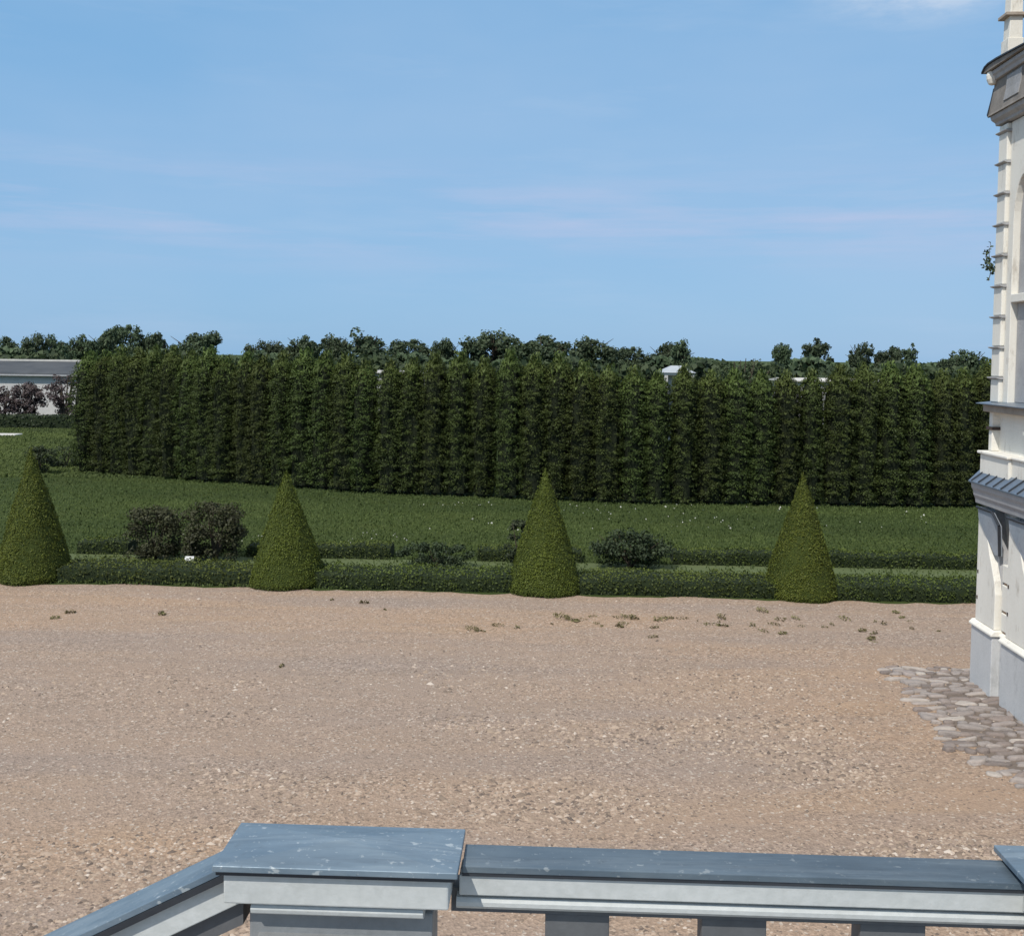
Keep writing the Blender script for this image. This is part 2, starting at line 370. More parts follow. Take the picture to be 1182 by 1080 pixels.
# weeds in the gravel
def weed(name, n, w, h):
    a = RNG.uniform(0, 6.28, n); r = w * np.sqrt(RNG.uniform(0, 1, n)) * .5
    cen = np.stack([r * np.cos(a), r * np.sin(a) * .6, RNG.uniform(.1, 1, n) * h * (1 - r / w)], 1)
    return leaves(name, cen, np.tile((0, -.5, .8), (n, 1)), np.full(n, .045), RNG.uniform(0, 1, n), M['weed'], aspect=2., up=(0, 0, .6))
wp = [weed('weed', 46, .26, .09), weed('weed', 30, .16, .06), weed('weed', 60, .4, .08), weed('weed', 22, .3, .05), weed('weed', 14, .12, .10)]
spots = [(650, 715), (662, 716), (673, 717), (718, 714), (722, 720), (733, 716), (748, 722), (757, 714), (770, 716), (786, 716), (803, 721), (824, 718), (838, 720),
         (862, 724), (875, 709), (908, 727), (922, 723), (950, 724), (974, 718), (990, 724), (1017, 727), (1058, 722), (1003, 740), (1012, 741), (590, 728), (572, 722), (562, 725),
         (545, 726), (448, 708), (426, 692), (380, 694), (184, 712), (68, 716), (78, 707), (324, 769), (755, 736), (1085, 724), (690, 719), (638, 713)]
rw = random.Random(5)
spots += [(rw.uniform(630, 1060), rw.gauss(718, 5)) for _ in range(20)]
CAMF, CX, CY, EYE = 1200., 591., 472., 5.0
pit = math.atan(60 / CAMF); rol = .0122
Fv = Vector((0, math.cos(pit), -math.sin(pit))); U0 = Vector((0, math.sin(pit), math.cos(pit))); R0 = Vector((1, 0, 0))
Rv = R0 * math.cos(rol) + U0 * math.sin(rol); Uv = -R0 * math.sin(rol) + U0 * math.cos(rol)
def ray(x, y): return Fv + Rv * ((x - CX) / CAMF) - Uv * ((y - CY) / CAMF)
def on(x, y, z=0): d = ray(x, y); t = (z - EYE) / d.z; return Vector((d.x * t, d.y * t, z))
def at(x, y, Y): d = ray(x, y); t = Y / d.y; return Vector((d.x * t, Y, EYE + d.z * t))
for i, (px, py) in enumerate(spots):
    k = 2 if px in (650, 718, 545, 572) else (0, 1, 3, 4, 3, 1, 4)[i % 7]
    if px < 480: k = 1
    o = wp[k]
    if o.get('label') is not None or 'used' in o: o = o.copy(); C.objects.link(o)
    p = on(px + random.uniform(-6, 6), py + random.uniform(-4, 5)); o.location = (p.x, p.y, .004); o.rotation_euler = (0, 0, random.uniform(0, 6)); s = random.uniform(.55, 1.35); o.scale = (s, s * random.uniform(.7, 1.4), s * random.uniform(.6, 1.2))
    tag(o, 'small dry weed tuft sprouting from the tan gravel', 'weed', 'weed tufts scattered in the gravel')

# ------------------------------------------------------------------ topiary cones
def cone_tree(seed, hgt, rb):
    t = thing('topiary_cone', 'x', 'topiary')
    lean = random.uniform(-.03, .03)
    def prof(u): return rb * ((1 - u) ** .97 * (1 + (.08 + .02 * math.sin(seed)) * math.sin(math.pi * u)) * min(1, .975 + u * 1.2)) + .015
    mb = MB(); seg = 40; rings = 26
    for j in range(rings + 1):
        u = j / rings; r = prof(u) - .035
        for k in range(seg):
            a = 2 * math.pi * k / seg; q = r * (1 + .03 * math.sin(3 * a + seed) + .02 * math.sin(7 * a + 5 * u + seed))
            mb.v.append((max(q, .004) * math.cos(a), max(q, .004) * math.sin(a), .03 + u * (hgt - .06)))
    for j in range(rings):
        for k in range(seg): mb.f.append((j * seg + k, j * seg + (k + 1) % seg, (j + 1) * seg + (k + 1) % seg, (j + 1) * seg + k))
    mb.f.append(tuple(range(seg))[::-1])
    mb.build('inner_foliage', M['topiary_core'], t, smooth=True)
    N = 26000
    u = 1 - np.sqrt(RNG.uniform(0, 1, N)); a = RNG.uniform(0, 2 * np.pi, N)
    r = np.array([prof(q) for q in u]) * (1 + .03 * np.sin(3 * a + seed) + .02 * np.sin(7 * a + 5 * u + seed)) - RNG.uniform(0, .05, N)
    # rows of clipped growth: shade varies in soft clumps and with depth
    clump = np.sin(a * 9 + u * 31 + seed) * np.sin(u * 47 + 2 * np.sin(a * 5))
    r += .012 * clump
    patch = np.sin(a * 2 + seed * 3) * np.sin(u * 7 + seed) + .5 * np.sin(a * 4 - u * 12 + seed)
    r += .012 * patch
    sh = .45 + .09 * patch + .12 * clump + RNG.normal(0, .15, N) + .12 * (u > .93) - .35 * (u < .025)  # dark foot is ground-contact shade painted into the leaf colour
    cen = np.stack([r * np.cos(a), r * np.sin(a), .01 + u * hgt + RNG.normal(0, .012, N)], 1)
    nor = np.stack([np.cos(a), np.sin(a), np.full(N, .35)], 1)
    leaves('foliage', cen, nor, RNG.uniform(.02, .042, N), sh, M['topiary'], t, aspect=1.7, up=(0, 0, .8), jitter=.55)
    # a few stray shoots
    N = 160; u = 1 - np.sqrt(RNG.uniform(0, 1, N)); a = RNG.uniform(0, 2 * np.pi, N); r = np.array([prof(q) for q in u]) + .015
    cen = np.stack([r * np.cos(a), r * np.sin(a), .02 + u * hgt], 1)
    leaves('shoots', cen, np.stack([-np.sin(a), np.cos(a), 0 * a], 1), np.full(N, .06), np.full(N, .8), M['topiary'], t, aspect=3, up=(0, 0, 1))
    MB().tube([(0, 0, 0), (0, 0, .6)], [.05, .04]).build('trunk', M['bark'], t)
    return t
cones = [((39, 676), 515, 'tallest clipped green topiary cone, at the left edge of the gravel, cut by the frame'),
         ((332, 682), 543, 'clipped green topiary cone standing just right of the two square rose bushes'),
         ((629, 690), 541, 'clipped green topiary cone in the middle, with a narrow bush behind its left side'),
         ((926, 696), 545, 'clipped green topiary cone nearest the white building on the right')]
for i, (bp, top, lab) in enumerate(cones):
    p = on(*bp); Yc = p.y + .72; base = at(bp[0], bp[1], p.y); xc = at(bp[0], 640, Yc).x
    zt = at(bp[0] + 2, top, Yc).z
    t = cone_tree(i * 1.7, zt, .80 + .02 * (i == 1) - .015 * (i == 3))
    t.location = (xc, Yc, 0); t.rotation_euler = ((.006, -.008, .004, .01)[i], (-.008, .012, .004, -.012)[i], i * 2.1)
    tag(t, lab, 'topiary', 'clipped cones along the gravel edge')

# ------------------------------------------------------------------ clipped low hedges
def low_hedge(name, x0, x1, yc, width, hgt, label, group, mat='box', core='box_core', seed=0, dens=420, slope=-.047, leaf=.045):
    L = x1 - x0
    t = thing(name, label, 'hedge', ((x0 + x1) / 2, yc + slope * (x0 + x1) / 2, 0), math.atan(slope), group)
    mb = MB(); nx = max(8, int(L / .15)); prof = [(-.5, 0), (-.5, .55), (-.47, .9), (-.36, 1), (0, 1.02), (.36, 1), (.47, .9), (.5, .55), (.5, 0)]
    for i in range(nx + 1):
        xx = -L / 2 + L * i / nx; w = .03 * math.sin(xx * 3.1 + seed) + .02 * math.sin(xx * 7.7)
        for (a, b) in prof: mb.v.append((xx, a * (width - .05) + w * .5, max(0, b * (hgt - .035) + w * .7 * (b > .3))))
    k = len(prof)
    for i in range(nx):
        for j in range(k - 1): mb.f.append((i * k + j, i * k + j + 1, (i + 1) * k + j + 1, (i + 1) * k + j))
    mb.f.append(tuple(range(k))); mb.f.append(tuple(range(nx * k, nx * k + k))[::-1])
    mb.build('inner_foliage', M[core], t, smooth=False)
    n1 = int(dens * L * hgt * 2.2); n2 = int(dens * L * width); N = n1 + n2
    xx = RNG.uniform(-L / 2, L / 2, N); w = .03 * np.sin(xx * 3.1 + seed) + .02 * np.sin(xx * 7.7) + .02 * np.sin(xx * 17 + seed)
    yy = np.empty(N); zz = np.empty(N); nor = np.zeros((N, 3))
    sgn = np.where(RNG.uniform(0, 1, n1) < .7, -1, 1)
    zz[:n1] = hgt * RNG.uniform(0.02, 1, n1); yy[:n1] = sgn * width * .5 * (1 - .12 * (zz[:n1] / hgt) ** 4); nor[:n1, 1] = sgn; nor[:n1, 2] = .3
    yy[n1:] = RNG.uniform(-.46, .46, n2) * width; zz[n1:] = hgt; nor[n1:, 2] = 1
    yy += w * .5 + RNG.normal(0, .022, N); zz = np.clip(zz + w * .7 * (zz / hgt) + RNG.normal(0, .02, N), .01, None)
    sh = .38 + .2 * np.sin(xx * 2.3 + seed) * np.sin(xx * 5.1 + zz * 9) + RNG.normal(0, .22, N); sh[:n1] -= .08; sh[n1:] += .42; sh[:n1] -= .10 * (zz[:n1] < hgt * .3)  # top leaves lighter than the sides: a lit top painted into the leaf colour
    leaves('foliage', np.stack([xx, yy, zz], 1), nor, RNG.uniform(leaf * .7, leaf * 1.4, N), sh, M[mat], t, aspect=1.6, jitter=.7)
    return t
def px2x(px, Y): return at(px, 600, Y).x
cx = [px2x(b[0][0], 22.2) for b in cones]
fh = [(cx[0] + .45, cx[1] - .45, 'low clipped hedge on the gravel edge between the leftmost and second cones'),
      (cx[1] + .45, cx[2] - .45, 'low clipped hedge on the gravel edge between the second and third cones'),
      (cx[2] + .45, cx[3] - .45, 'low clipped hedge on the gravel edge between the third and fourth cones'),
      (cx[3] + .45, 12.4, 'low clipped hedge on the gravel edge between the last cone and white building')]
for i, (a, b, lab) in enumerate(fh): low_hedge('box_hedge', a, b, 22.42, 1.15, .35, lab, 'front row of low clipped hedges', seed=i * 2.)
bh = [(px2x(86, 25.4), px2x(146, 25.4), 'short back hedge strip between the left cone and the rose bushes'),
      (px2x(285, 25.4), px2x(452, 25.4), 'back hedge strip from the rose bushes to the low spreading shrub'),
      (px2x(552, 25.4), px2x(672, 25.4), 'back hedge strip behind the third cone, ending at the rounded shrub'),
      (px2x(776, 25.4), 13.4, 'back hedge strip running right from the rounded shrub to the building')]
for i, (a, b, lab) in enumerate(bh): low_hedge('box_hedge', a, b, 25.55, .7, .33, lab, 'back row of low clipped hedges', seed=i * 3.1 + 1, slope=-.03)

# ------------------------------------------------------------------ shrubs
def shrub(name, label, loc, w, d, h, mat, n, leaf, boxy=2.0, stems=6, seed=0, cat='shrub', group=None, flat=0., dark=True):
    t = thing(name, label, cat, loc, 0, group)
    mb = MB(); rs = random.Random(seed)
    for k in range(stems):
        a = rs.uniform(0, 6.28); r = rs.uniform(.1, .42)
        mb.tube([(rs.uniform(-.05, .05), rs.uniform(-.05, .05), 0), (r * .5 * w * math.cos(a), r * .5 * d * math.sin(a), h * .45), (r * w * math.cos(a), r * d * math.sin(a), h * rs.uniform(.75, .97))], [.02 * h, .014 * h, .005 * h], 5)
    mb.build('stems', M['bark'], t)
    nc = max(14, int(n / 55)); pts = []
    while len(pts) < nc:
        q = np.array([rs.uniform(-1, 1), rs.uniform(-1, 1), rs.uniform(-.9, 1)])
        v = (abs(q) ** boxy).sum()
        if .25 < v < 1: pts.append(q)
    pts = np.array(pts)
    cl = pts * np.array([w / 2, d / 2, h / 2]) * .88 + np.array([0, 0, h / 2])
    idx = RNG.integers(0, nc, n); cr = min(w, h, d) * .19
    off = nrm(RNG.normal(0, 1, (n, 3))) * (RNG.uniform(0, 1, (n, 1)) ** .4) * cr * np.array([1.2, 1.2, .8])
    cen = cl[idx] + off; cen[:, 2] = np.maximum(cen[:, 2], .02)
    tone = np.array([rs.uniform(-.2, .2) for _ in range(nc)])[idx]
    sh = .42 + tone + off[:, 2] / cr * .2 + RNG.normal(0, .17, n) + (cen[:, 2] / h - .5) * .2
    leaves('foliage', cen, off / cr + np.array([0, -.1, .5]), RNG.uniform(leaf * .7, leaf * 1.3, n), sh, mat, t, aspect=1.5, jitter=.5)
    return t
p = on(176, 646); shrub('rose_bush', 'left of two square dark bushes, by the leftmost cone', (p.x, p.y + .1, 0), 1.22, .9, 1.28, M['rose'], 6500, .06, 5.5, 9, 1, group='pair of square rose bushes')
p = on(247, 648); shrub('rose_bush', 'right of two square dark bushes, behind the white plant tag', (p.x, p.y + .1, 0), 1.42, .9, 1.42, M['rose'], 7200, .06, 5., 9, 2, group='pair of square rose bushes')
p = on(501, 655); shrub('spreading_shrub', 'low flat dark green shrub spreading on the lawn between two cones', (p.x, p.y + .1, 0), 2.05, .8, .60, M['shrub'], 2600, .06, 2.2, 7, 3)
p = on(729, 658); shrub('rounded_shrub', 'rounded dark green shrub right of the third cone, in the hedge line', (p.x, p.y + .3, 0), 2.3, 1.2, .92, M['shrub'], 4300, .07, 1.7, 10, 4)
p = on(600, 655); shrub('narrow_bush', 'narrow dark bush peeping out behind left side of the third cone', (p.x, p.y + .2, 0), .75, .5, 1.15, M['shrub'], 3000, .06, 2.5, 2, 5)
p = on(46, 548); shrub('dark_shrub', 'small dark bush behind the tip of the leftmost cone', (p.x, p.y, 0), 1.1, .9, 1.2, M['shrub'], 1500, .08, 2.5, 6, 6)
p = on(76, 540); shrub('low_dark_shrub', 'low wide dark bush left of the tall hedge end', (p.x, p.y, 0), 1.7, 1., .95, M['shrub'], 1900, .08, 3.2, 6, 7)
for i, (px, w, h, lab) in enumerate(((4, 2.6, 2.7, 'purplish airy bush against the white building, cut by the left frame edge'), (32, 2.6, 3.0, 'purplish airy bush before the white building, middle of three'), (75, 3.0, 3.6, 'sparse purplish bush before the white building, nearest the tall hedge'))):
    p = on(px, 488); shrub('airy_shrub', lab, (p.x, p.y, 0), w, 1.6, h, M['dry'], 2900 if i < 2 else 2100, .15, 2.2, 12, 10 + i, group='airy bushes before the white building')
p0 = on(-40, 492); p1 = on(97, 494)
low_hedge('low_hedge', p0.x - 14, p1.x + 1, p0.y - 1, 1.2, .85, 'low dark hedge under the airy bushes before the white building', None, 'shrub', 'box_core', 5, 40, 0, .16)
# pale slab in the lawn, plant tag
p = on(8, 503); tag(MB().box(-1.3, 1.3, -.5, .5, 0, .12).build('stone_slab', M['stone_pale'], None, .03), 'pale flat stone slab lying in the lawn at the far left', 'slab').location = (p.x - .6, p.y, 0)
p = on(227, 655); t = thing('plant_tag', 'small white plant tag on a stake before the right square bush', 'sign', (p.x, p.y - .55, 0))
MB().box(-.012, .012, .0, .02, 0, .27).build('stake', M['iron'], t)
c = MB().box(-.105, .105, -.011, -.001, -.075, .075).build('card', M['white_card'], t, .003); c.location = (0, 0, .30); c.rotation_euler = (-.3, 0, 0)

# ------------------------------------------------------------------ thuja row
def thuja(seed, h=4.7):
    rs = np.random.default_rng(seed)
    t = thing('thuja_tree', 'x', 'tree')
    def rad(u): return .56 * np.minimum(1, .9 + .5 * u) * np.where(u < .66, 1., np.sqrt(np.maximum(0, 1 - ((u - .66) / .345) ** 2.2)) * .9 + .10)
    mb = MB(); seg = 16; rings = 16
    for j in range(rings + 1):
        u = j / rings; r = float(rad(np.array(u * .97))) * .78
        for k in range(seg):
            a = 2 * math.pi * k / seg; q = .92 * r * (1 + .1 * math.sin(3 * a + seed + u * 3) + .08 * math.sin(5 * a - u * 8)); mb.v.append((q * math.cos(a), q * math.sin(a), .12 + u * (h - .35)))
    for j in range(rings):
        for k in range(seg): mb.f.append((j * seg + k, j * seg + (k + 1) % seg, (j + 1) * seg + (k + 1) % seg, (j + 1) * seg + k))
    mb.f.append(tuple(range(seg))[::-1]); mb.f.append(tuple(rings * seg + k for k in range(seg)))
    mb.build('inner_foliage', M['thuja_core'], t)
    MB().tube([(0, 0, 0), (0, 0, 1.2), (0, 0, h * .8)], [.11, .09, .03]).build('trunk', M['bark'], t)
    nc = 640; u = rs.uniform(0.01, 1, nc) ** .9; a = rs.uniform(0, 2 * np.pi, nc)
    r = rad(u) * (.90 + rs.uniform(-.16, .12, nc) + .1 * np.sin(3 * a + seed + u * 3) + .08 * np.sin(5 * a - u * 8))
    cl = np.stack([r * np.cos(a), r * np.sin(a), .1 + u * (h - .15)], 1); per = 32; N = nc * per
    idx = np.repeat(np.arange(nc), per); sz = rs.uniform(.08, .19, nc)
    d = nrm(rs.normal(0, 1, (N, 3))) * (rs.uniform(0, 1, (N, 1)) ** .45)
    off = d * sz[idx][:, None] * np.stack([np.ones(N) * 1.2, np.ones(N) * 1.2, np.ones(N) * .55], 1)
    outw = np.stack([np.cos(a), np.sin(a), np.zeros(nc)], 1)[idx]
    off[:, 2] -= (off * outw).sum(1) * .35                        # sprays droop at their tips
    cen = cl[idx] + off
    tone = rs.uniform(-.25, .25, nc)[idx]
    sh = .29 + tone + d[:, 2] * .36 + RNG.normal(0, .13, N) + np.clip((cen[:, 2] / h - .80) * 3.6, 0, .7)  # lit tops and clump crowns painted in as lighter leaf colour
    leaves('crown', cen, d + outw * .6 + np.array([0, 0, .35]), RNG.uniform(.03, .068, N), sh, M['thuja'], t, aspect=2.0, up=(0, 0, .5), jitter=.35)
    # upright leader shoots that break the top line
    n = 520; uu = rs.uniform(.84, 1.03, n); aa = rs.uniform(0, 6.28, n); rr = rad(np.minimum(uu, .99)) * rs.uniform(.1, 1, n)
    cen = np.stack([rr * np.cos(aa), rr * np.sin(aa), uu * h + rs.uniform(-.1, .16, n)], 1)
    leaves('leader_shoots', cen, np.stack([np.cos(aa), np.sin(aa), 0 * aa], 1), rs.uniform(.10, .2, n), rs.uniform(.5, 1, n), M['thuja'], t, aspect=3, up=(0, 0, 1.5), jitter=.5)
    return t
protos = [thuja(s) for s in (3, 8, 21, 34, 55)]
line = [(-17.5, 43.2), (-9.4, 39.6), (-5.2, 38.0), (0.3, 36.75), (3.9, 36.0), (16.6, 36.1)]
seglen = [math.dist(line[i], line[i + 1]) for i in range(len(line) - 1)]; tot = sum(seglen)
nT = 41; used = set()
ords = ['', 'second', 'third', 'fourth', 'fifth', 'sixth', 'seventh', 'eighth', 'ninth', 'tenth', 'eleventh', 'twelfth', 'thirteenth', 'fourteenth', 'fifteenth', 'sixteenth', 'seventeenth', 'eighteenth', 'nineteenth', 'twentieth']
for i in range(nT):
    s = tot * i / (nT - 1) + (random.uniform(-.08, .08) if 0 < i < nT - 1 else 0); k = 0
    while k < len(seglen) - 1 and s > seglen[k]: s -= seglen[k]; k += 1
    f_ = s / seglen[k]; X = line[k][0] + (line[k + 1][0] - line[k][0]) * f_; Y = line[k][1] + (line[k + 1][1] - line[k][1]) * f_
    v = random.randrange(5) if i >= 5 else i
    t = protos[v] if v not in used else copy_tree(protos[v]); used.add(v)
    hh = float(np.interp(X, [-17, -12, -8, -5, -1.5, 0.5, 4.5, 8, 12, 16], [5.0, 4.95, 4.95, 4.72, 4.98, 4.98, 4.62, 4.54, 4.64, 4.82])) * random.uniform(.955, 1.025)
    w = random.uniform(.92, 1.12)
    t.location = (X, Y + random.uniform(-.12, .12), 0); t.scale = (w, 1.45 * w, hh / 4.75); t.rotation_euler = (0, 0, math.atan2(line[k + 1][1] - line[k][1], line[k + 1][0] - line[k][0]) + random.choice((0, math.pi)) + random.uniform(-.2, .2))
    if i == 0: lab = 'dark thuja column that forms the left end of the tall hedge'
    elif i == nT - 1: lab = 'dark thuja column at the right end of the tall hedge, beside the building'
    elif i < 20: lab = f'dark thuja column, {ords[i]} from the left end of the tall hedge'
    elif i == 20: lab = 'dark thuja column in the exact middle of the tall hedge'
    else: lab = f'dark thuja column, {ords[nT - 1 - i]} from the right end of the tall hedge, counting by the building'
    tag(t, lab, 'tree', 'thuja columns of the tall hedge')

# ------------------------------------------------------------------ far buildings
A = on(-120, 478); B = on(95, 482)
ang = math.atan2(-3.2, 100)
t = thing('farm_building', 'long low white building with a grey roof left of the tall hedge', 'building', (-31.5, 80, 0), ang)
MB().box(-46, 6.3, 0, 9, 0, 3.25).build('wall', M['wall_white'], t)
r = MB().prism([(-.35, 3.12), (-.35, 3.28), (4.5, 4.22), (9.35, 3.28), (9.35, 3.12)], 'x', -46.4, 6.7).build('roof', M['roof_grey'], t)
MB().box(-46.4, 6.7, 4.35, 4.65, 4.19, 4.33).build('ridge_cap', M['stone_pale'], r)
MB().box(-46.4, 6.7, -.45, -.36, 3.10, 3.22).build('gutter', M['moulding'], r)
p = at(985, 432, 82); t = thing('white_shed', 'long white shed glimpsed through hedge tops near the right end', 'building', (p.x, 82, 0), ang)
MB().box(-5.2, 5.2, 0, 5, 0, 3.38).build('wall', M['wall_white'], t)
MB().prism([(-.3, 3.34), (-.3, 3.42), (2.5, 3.6), (5.3, 3.42), (5.3, 3.34)], 'x', -5.5, 5.5).build('roof', M['stone_pale'], t)
p = at(450, 430, 84); t = thing('white_outbuilding', 'white outbuilding barely showing over the tall hedge, left of centre', 'building', (p.x, 84, 0), ang)
MB().box(-2.9, 2.9, 0, 4, 0, 3.6).build('wall', M['wall_white'], t)
MB().prism([(-.3, 3.56), (-.3, 3.64), (2, 3.78), (4.3, 3.64), (4.3, 3.56)], 'x', -3.1, 3.1).build('roof', M['wall_white'], t)
p = at(780, 430, 60); t = thing('garden_pavilion', 'small white pavilion with a pyramid roof peeping over the tall hedge', 'pavilion', (p.x, 60, 0), .1)
q = MB().poly([(-.95, -.95, 4.22), (.95, -.95, 4.22), (.95, .95, 4.22), (-.95, .95, 4.22), (-.3, 0, 4.62), (.3, 0, 4.62)], [(0, 1, 5, 4), (1, 2, 5), (2, 3, 4, 5), (3, 0, 4), (3, 2, 1, 0)])
q.build('roof', surf('pale_grey_roof', (.42, .45, .48), (.36, .39, .42), 2, .6, .1, 20), t)
MB().box(-.86, .86, -.86, .86, 4.08, 4.215).build('beam', M['wall_white'], t)
for sx in (-.76, .76):
    for sy in (-.76, .76): MB().box(sx - .09, sx + .09, sy - .09, sy + .09, 0, 4.08).build('post', M['wall_white'], t)
MB().box(-.62, .45, -.1, 0, 0, 4.07).build('back_wall', M['moulding'], t)

# ------------------------------------------------------------------ far trees
def far_tree(seed, style):
    """unit tree, crown top at z=1; leaf size relative"""
    rs = np.random.default_rng(seed); t = thing('far_tree', 'x', 'tree')
    mb = MB(); mb.tube([(0, 0, 0), (.01, 0, .3), (0, .01, .6), (.01, 0, .85)], [.03, .024, .016, .006])
    nb = 11 if style != 'open' else 9; cl = []
    for k in range(nb):
        a = rs.uniform(0, 6.28); z0 = rs.uniform(.25, .62); r = rs.uniform(.18, .42); z1 = min(.95, z0 + rs.uniform(.1, .32))
        tip = (r * math.cos(a), r * math.sin(a), z1); mb.tube([(0, 0, z0), (tip[0] * .5, tip[1] * .5, (z0 + z1) / 2 + .02), tip], [.012, .009, .003], 5)
    mb.build('trunk', M['bark'], t)
    nc = {'round': 140, 'open': 96, 'tall': 105}[style]
    sp = {'round': .36, 'open': .34, 'tall': .20}[style]
    lobes = [(0, 0, .70, .28)] + [(rs.uniform(-sp, sp), rs.uniform(-sp, sp), rs.uniform(.36, .80), rs.uniform(.13, .26)) for _ in range(7 if style != 'open' else 8)]
    while len(cl) < nc:
        L = lobes[rs.integers(0, len(lobes))]; q = rs.normal(0, 1, 3); q = q / np.linalg.norm(q) * rs.uniform(.35, 1)
        cl.append((L[0] + q[0] * L[3] * .95, L[1] + q[1] * L[3] * .95, min(.95, L[2] + q[2] * L[3] * .85)))
    cl = np.array(cl); per = 46 if style != 'open' else 38; n = nc * per; idx = np.repeat(np.arange(nc), per)
    cs = rs.uniform(.05, .125, nc) * (1 if style != 'open' else .85)
    d = nrm(rs.normal(0, 1, (n, 3))) * rs.uniform(0, 1, (n, 1)) ** .4
    cen = cl[idx] + d * cs[idx][:, None] * np.array([1.15, 1.15, .8]); cen[:, 2] = np.minimum(cen[:, 2], 1.0)
    sh = .38 + rs.uniform(-.2, .2, nc)[idx] + d[:, 2] * .25 + rs.normal(0, .09, n)
    leaves('crown', cen, d + np.array([0, -.1, .5]), rs.uniform(.035, .065, n), sh, M['far_tree'], t, aspect=1.4, jitter=.5)
    return t
tp = {'round': [far_tree(q, 'round') for q in (1, 2, 5, 11, 12)], 'open': [far_tree(q, 'open') for q in (3, 6, 13)], 'tall': [far_tree(4, 'tall'), far_tree(7, 'tall')]}
FT = [  # centre px, top px, width px, kind, label
    (8, 386, 26, 'tall', 'far tree on the skyline cut by the left frame edge'),
    (44, 380, 38, 'round', 'rounded far tree, second from the left frame edge'),
    (72, 385, 26, 'tall', 'slim far tree, third from the left frame edge'),
    (90, 378, 38, 'round', 'dark far tree left of the tallest tree in the left clump'),
    (120, 380, 38, 'round', 'broad far tree touching the left side of the tallest left clump tree'),
    (150, 368, 46, 'round', 'tallest far tree of the clump at the left'),
    (182, 381, 28, 'tall', 'slim far tree directly right of the tallest left clump tree'),
    (222, 381, 58, 'round', 'broad flat topped far tree ending the left clump before the gap'),
    (307, 389, 40, 'round', 'low far tree that starts the middle row after the gap'),
    (348, 379, 48, 'round', 'second far tree right of the gap in the skyline'),
    (390, 381, 44, 'round', 'domed far tree, third right of the gap in the skyline'),
    (430, 377, 42, 'tall', 'pointed tall far tree, fourth right of the gap in the skyline'),
    (478, 386, 48, 'round', 'domed far tree between the pointed tree and a small one'),
    (517, 390, 34, 'round', 'small far tree left of the high double crown at the centre'),
    (570, 376, 62, 'round', 'highest far tree at the centre, left half of a double crown'),
    (625, 378, 66, 'round', 'broad far tree at the centre, right half of a double crown'),
    (683, 383, 56, 'round', 'domed far tree right of the high central double crown'),
    (732, 395, 38, 'round', 'small far tree left of the white pavilion roof'),
    (766, 394, 36, 'round', 'small far tree straight above the white pavilion roof'),
    (788, 389, 28, 'tall', 'slim far tree just right of the white pavilion roof'),
    (904, 389, 28, 'open', 'thin leafed far tree over the hedge left of the rounded one'),
    (940, 387, 56, 'open', 'rounded far tree above the hedge right of the fourth cone'),
    (991, 391, 34, 'open', 'upright loose far tree in the right hand group of three'),
    (1024, 397, 32, 'open', 'smaller loose far tree, middle of the right hand group of three'),
    (1050, 393, 32, 'open', 'compact far tree at the right of the right hand group of three'),
    (1098, 410, 30, 'round', 'lowest far tree close to the building edge'),
    (1124, 400, 46, 'open', 'far tree partly hidden behind the white building corner')]
used = set(); cnt = {}
for i, (px, top, w, kind, lab) in enumerate(FT):
    Y = 150 + random.uniform(-8, 14); k = cnt.get(kind, 0); cnt[kind] = k + 1
    pr = tp[kind][k % len(tp[kind])]; t = pr if (kind, k % len(tp[kind])) not in used else copy_tree(pr); used.add((kind, k % len(tp[kind])))
    p = at(px, top, Y); hz = p.z; wm = 1.02 * w * Y / CAMF / (.90 if kind != 'tall' else .68)
    t.location = (p.x, Y, 0); t.scale = (wm * random.uniform(.92, 1.2), wm, hz); t.rotation_euler = (0, 0, random.uniform(0, 6.28)); tag(t, lab, 'tree', 'far trees along the skyline')
def wood(name, label, Y, xs, ztop, n, leaf, mat, depth=4.):
    X = RNG.uniform(xs[0], xs[1], n); u = RNG.uniform(0, 1, n)
    top = ztop + .5 * np.sin(X * .31) + .35 * np.sin(X * .83 + 2) + .2 * np.sin(X * 2.1)
    cen = np.stack([X, Y + RNG.uniform(-depth / 2, depth / 2, n), top * u ** .6], 1)
    sh = .35 + .3 * np.sin(X * .9 + u * 5) * np.sin(X * .37) + RNG.normal(0, .2, n) + .2 * (u - .5)
    o = leaves(name, cen, np.tile((0, -.6, .6), (n, 1)), np.full(n, leaf), sh, mat, None, aspect=1.4, jitter=.6)
    struct(o, 'stuff', label, 'hedgerow')
wood('distant_hedgerow', 'long dark belt of far bushes under the skyline trees', 158, (-130, 130), 4.55, 30000, 1.0, M['far_tree'])
wood('field_hedge', 'mid green far hedge line behind the white building', 120, (-90, 90), 4.15, 16000, .8, M['far_green'])
p = at(855, 414, 75)
shrub('far_bush', 'pale green rounded bush above the hedge right of the pavilion', (at(856, 430, 78).x, 78, 0), 5.0, 3, at(856, 409, 78).z, M['far_green'], 3200, .22, 2.2, 8, 30)

# ------------------------------------------------------------------ white baroque building on the right
OB = (7.24, 16.07, 0)
bt = thing('baroque_building', 'ornate white baroque building with grey metal ledges and banded corner, at the right edge', 'building', OB, YAW)
def P(mb, name, mat, parent=bt, bevel=.006): return mb.build(name, mat, parent, bevel)
Z = .93
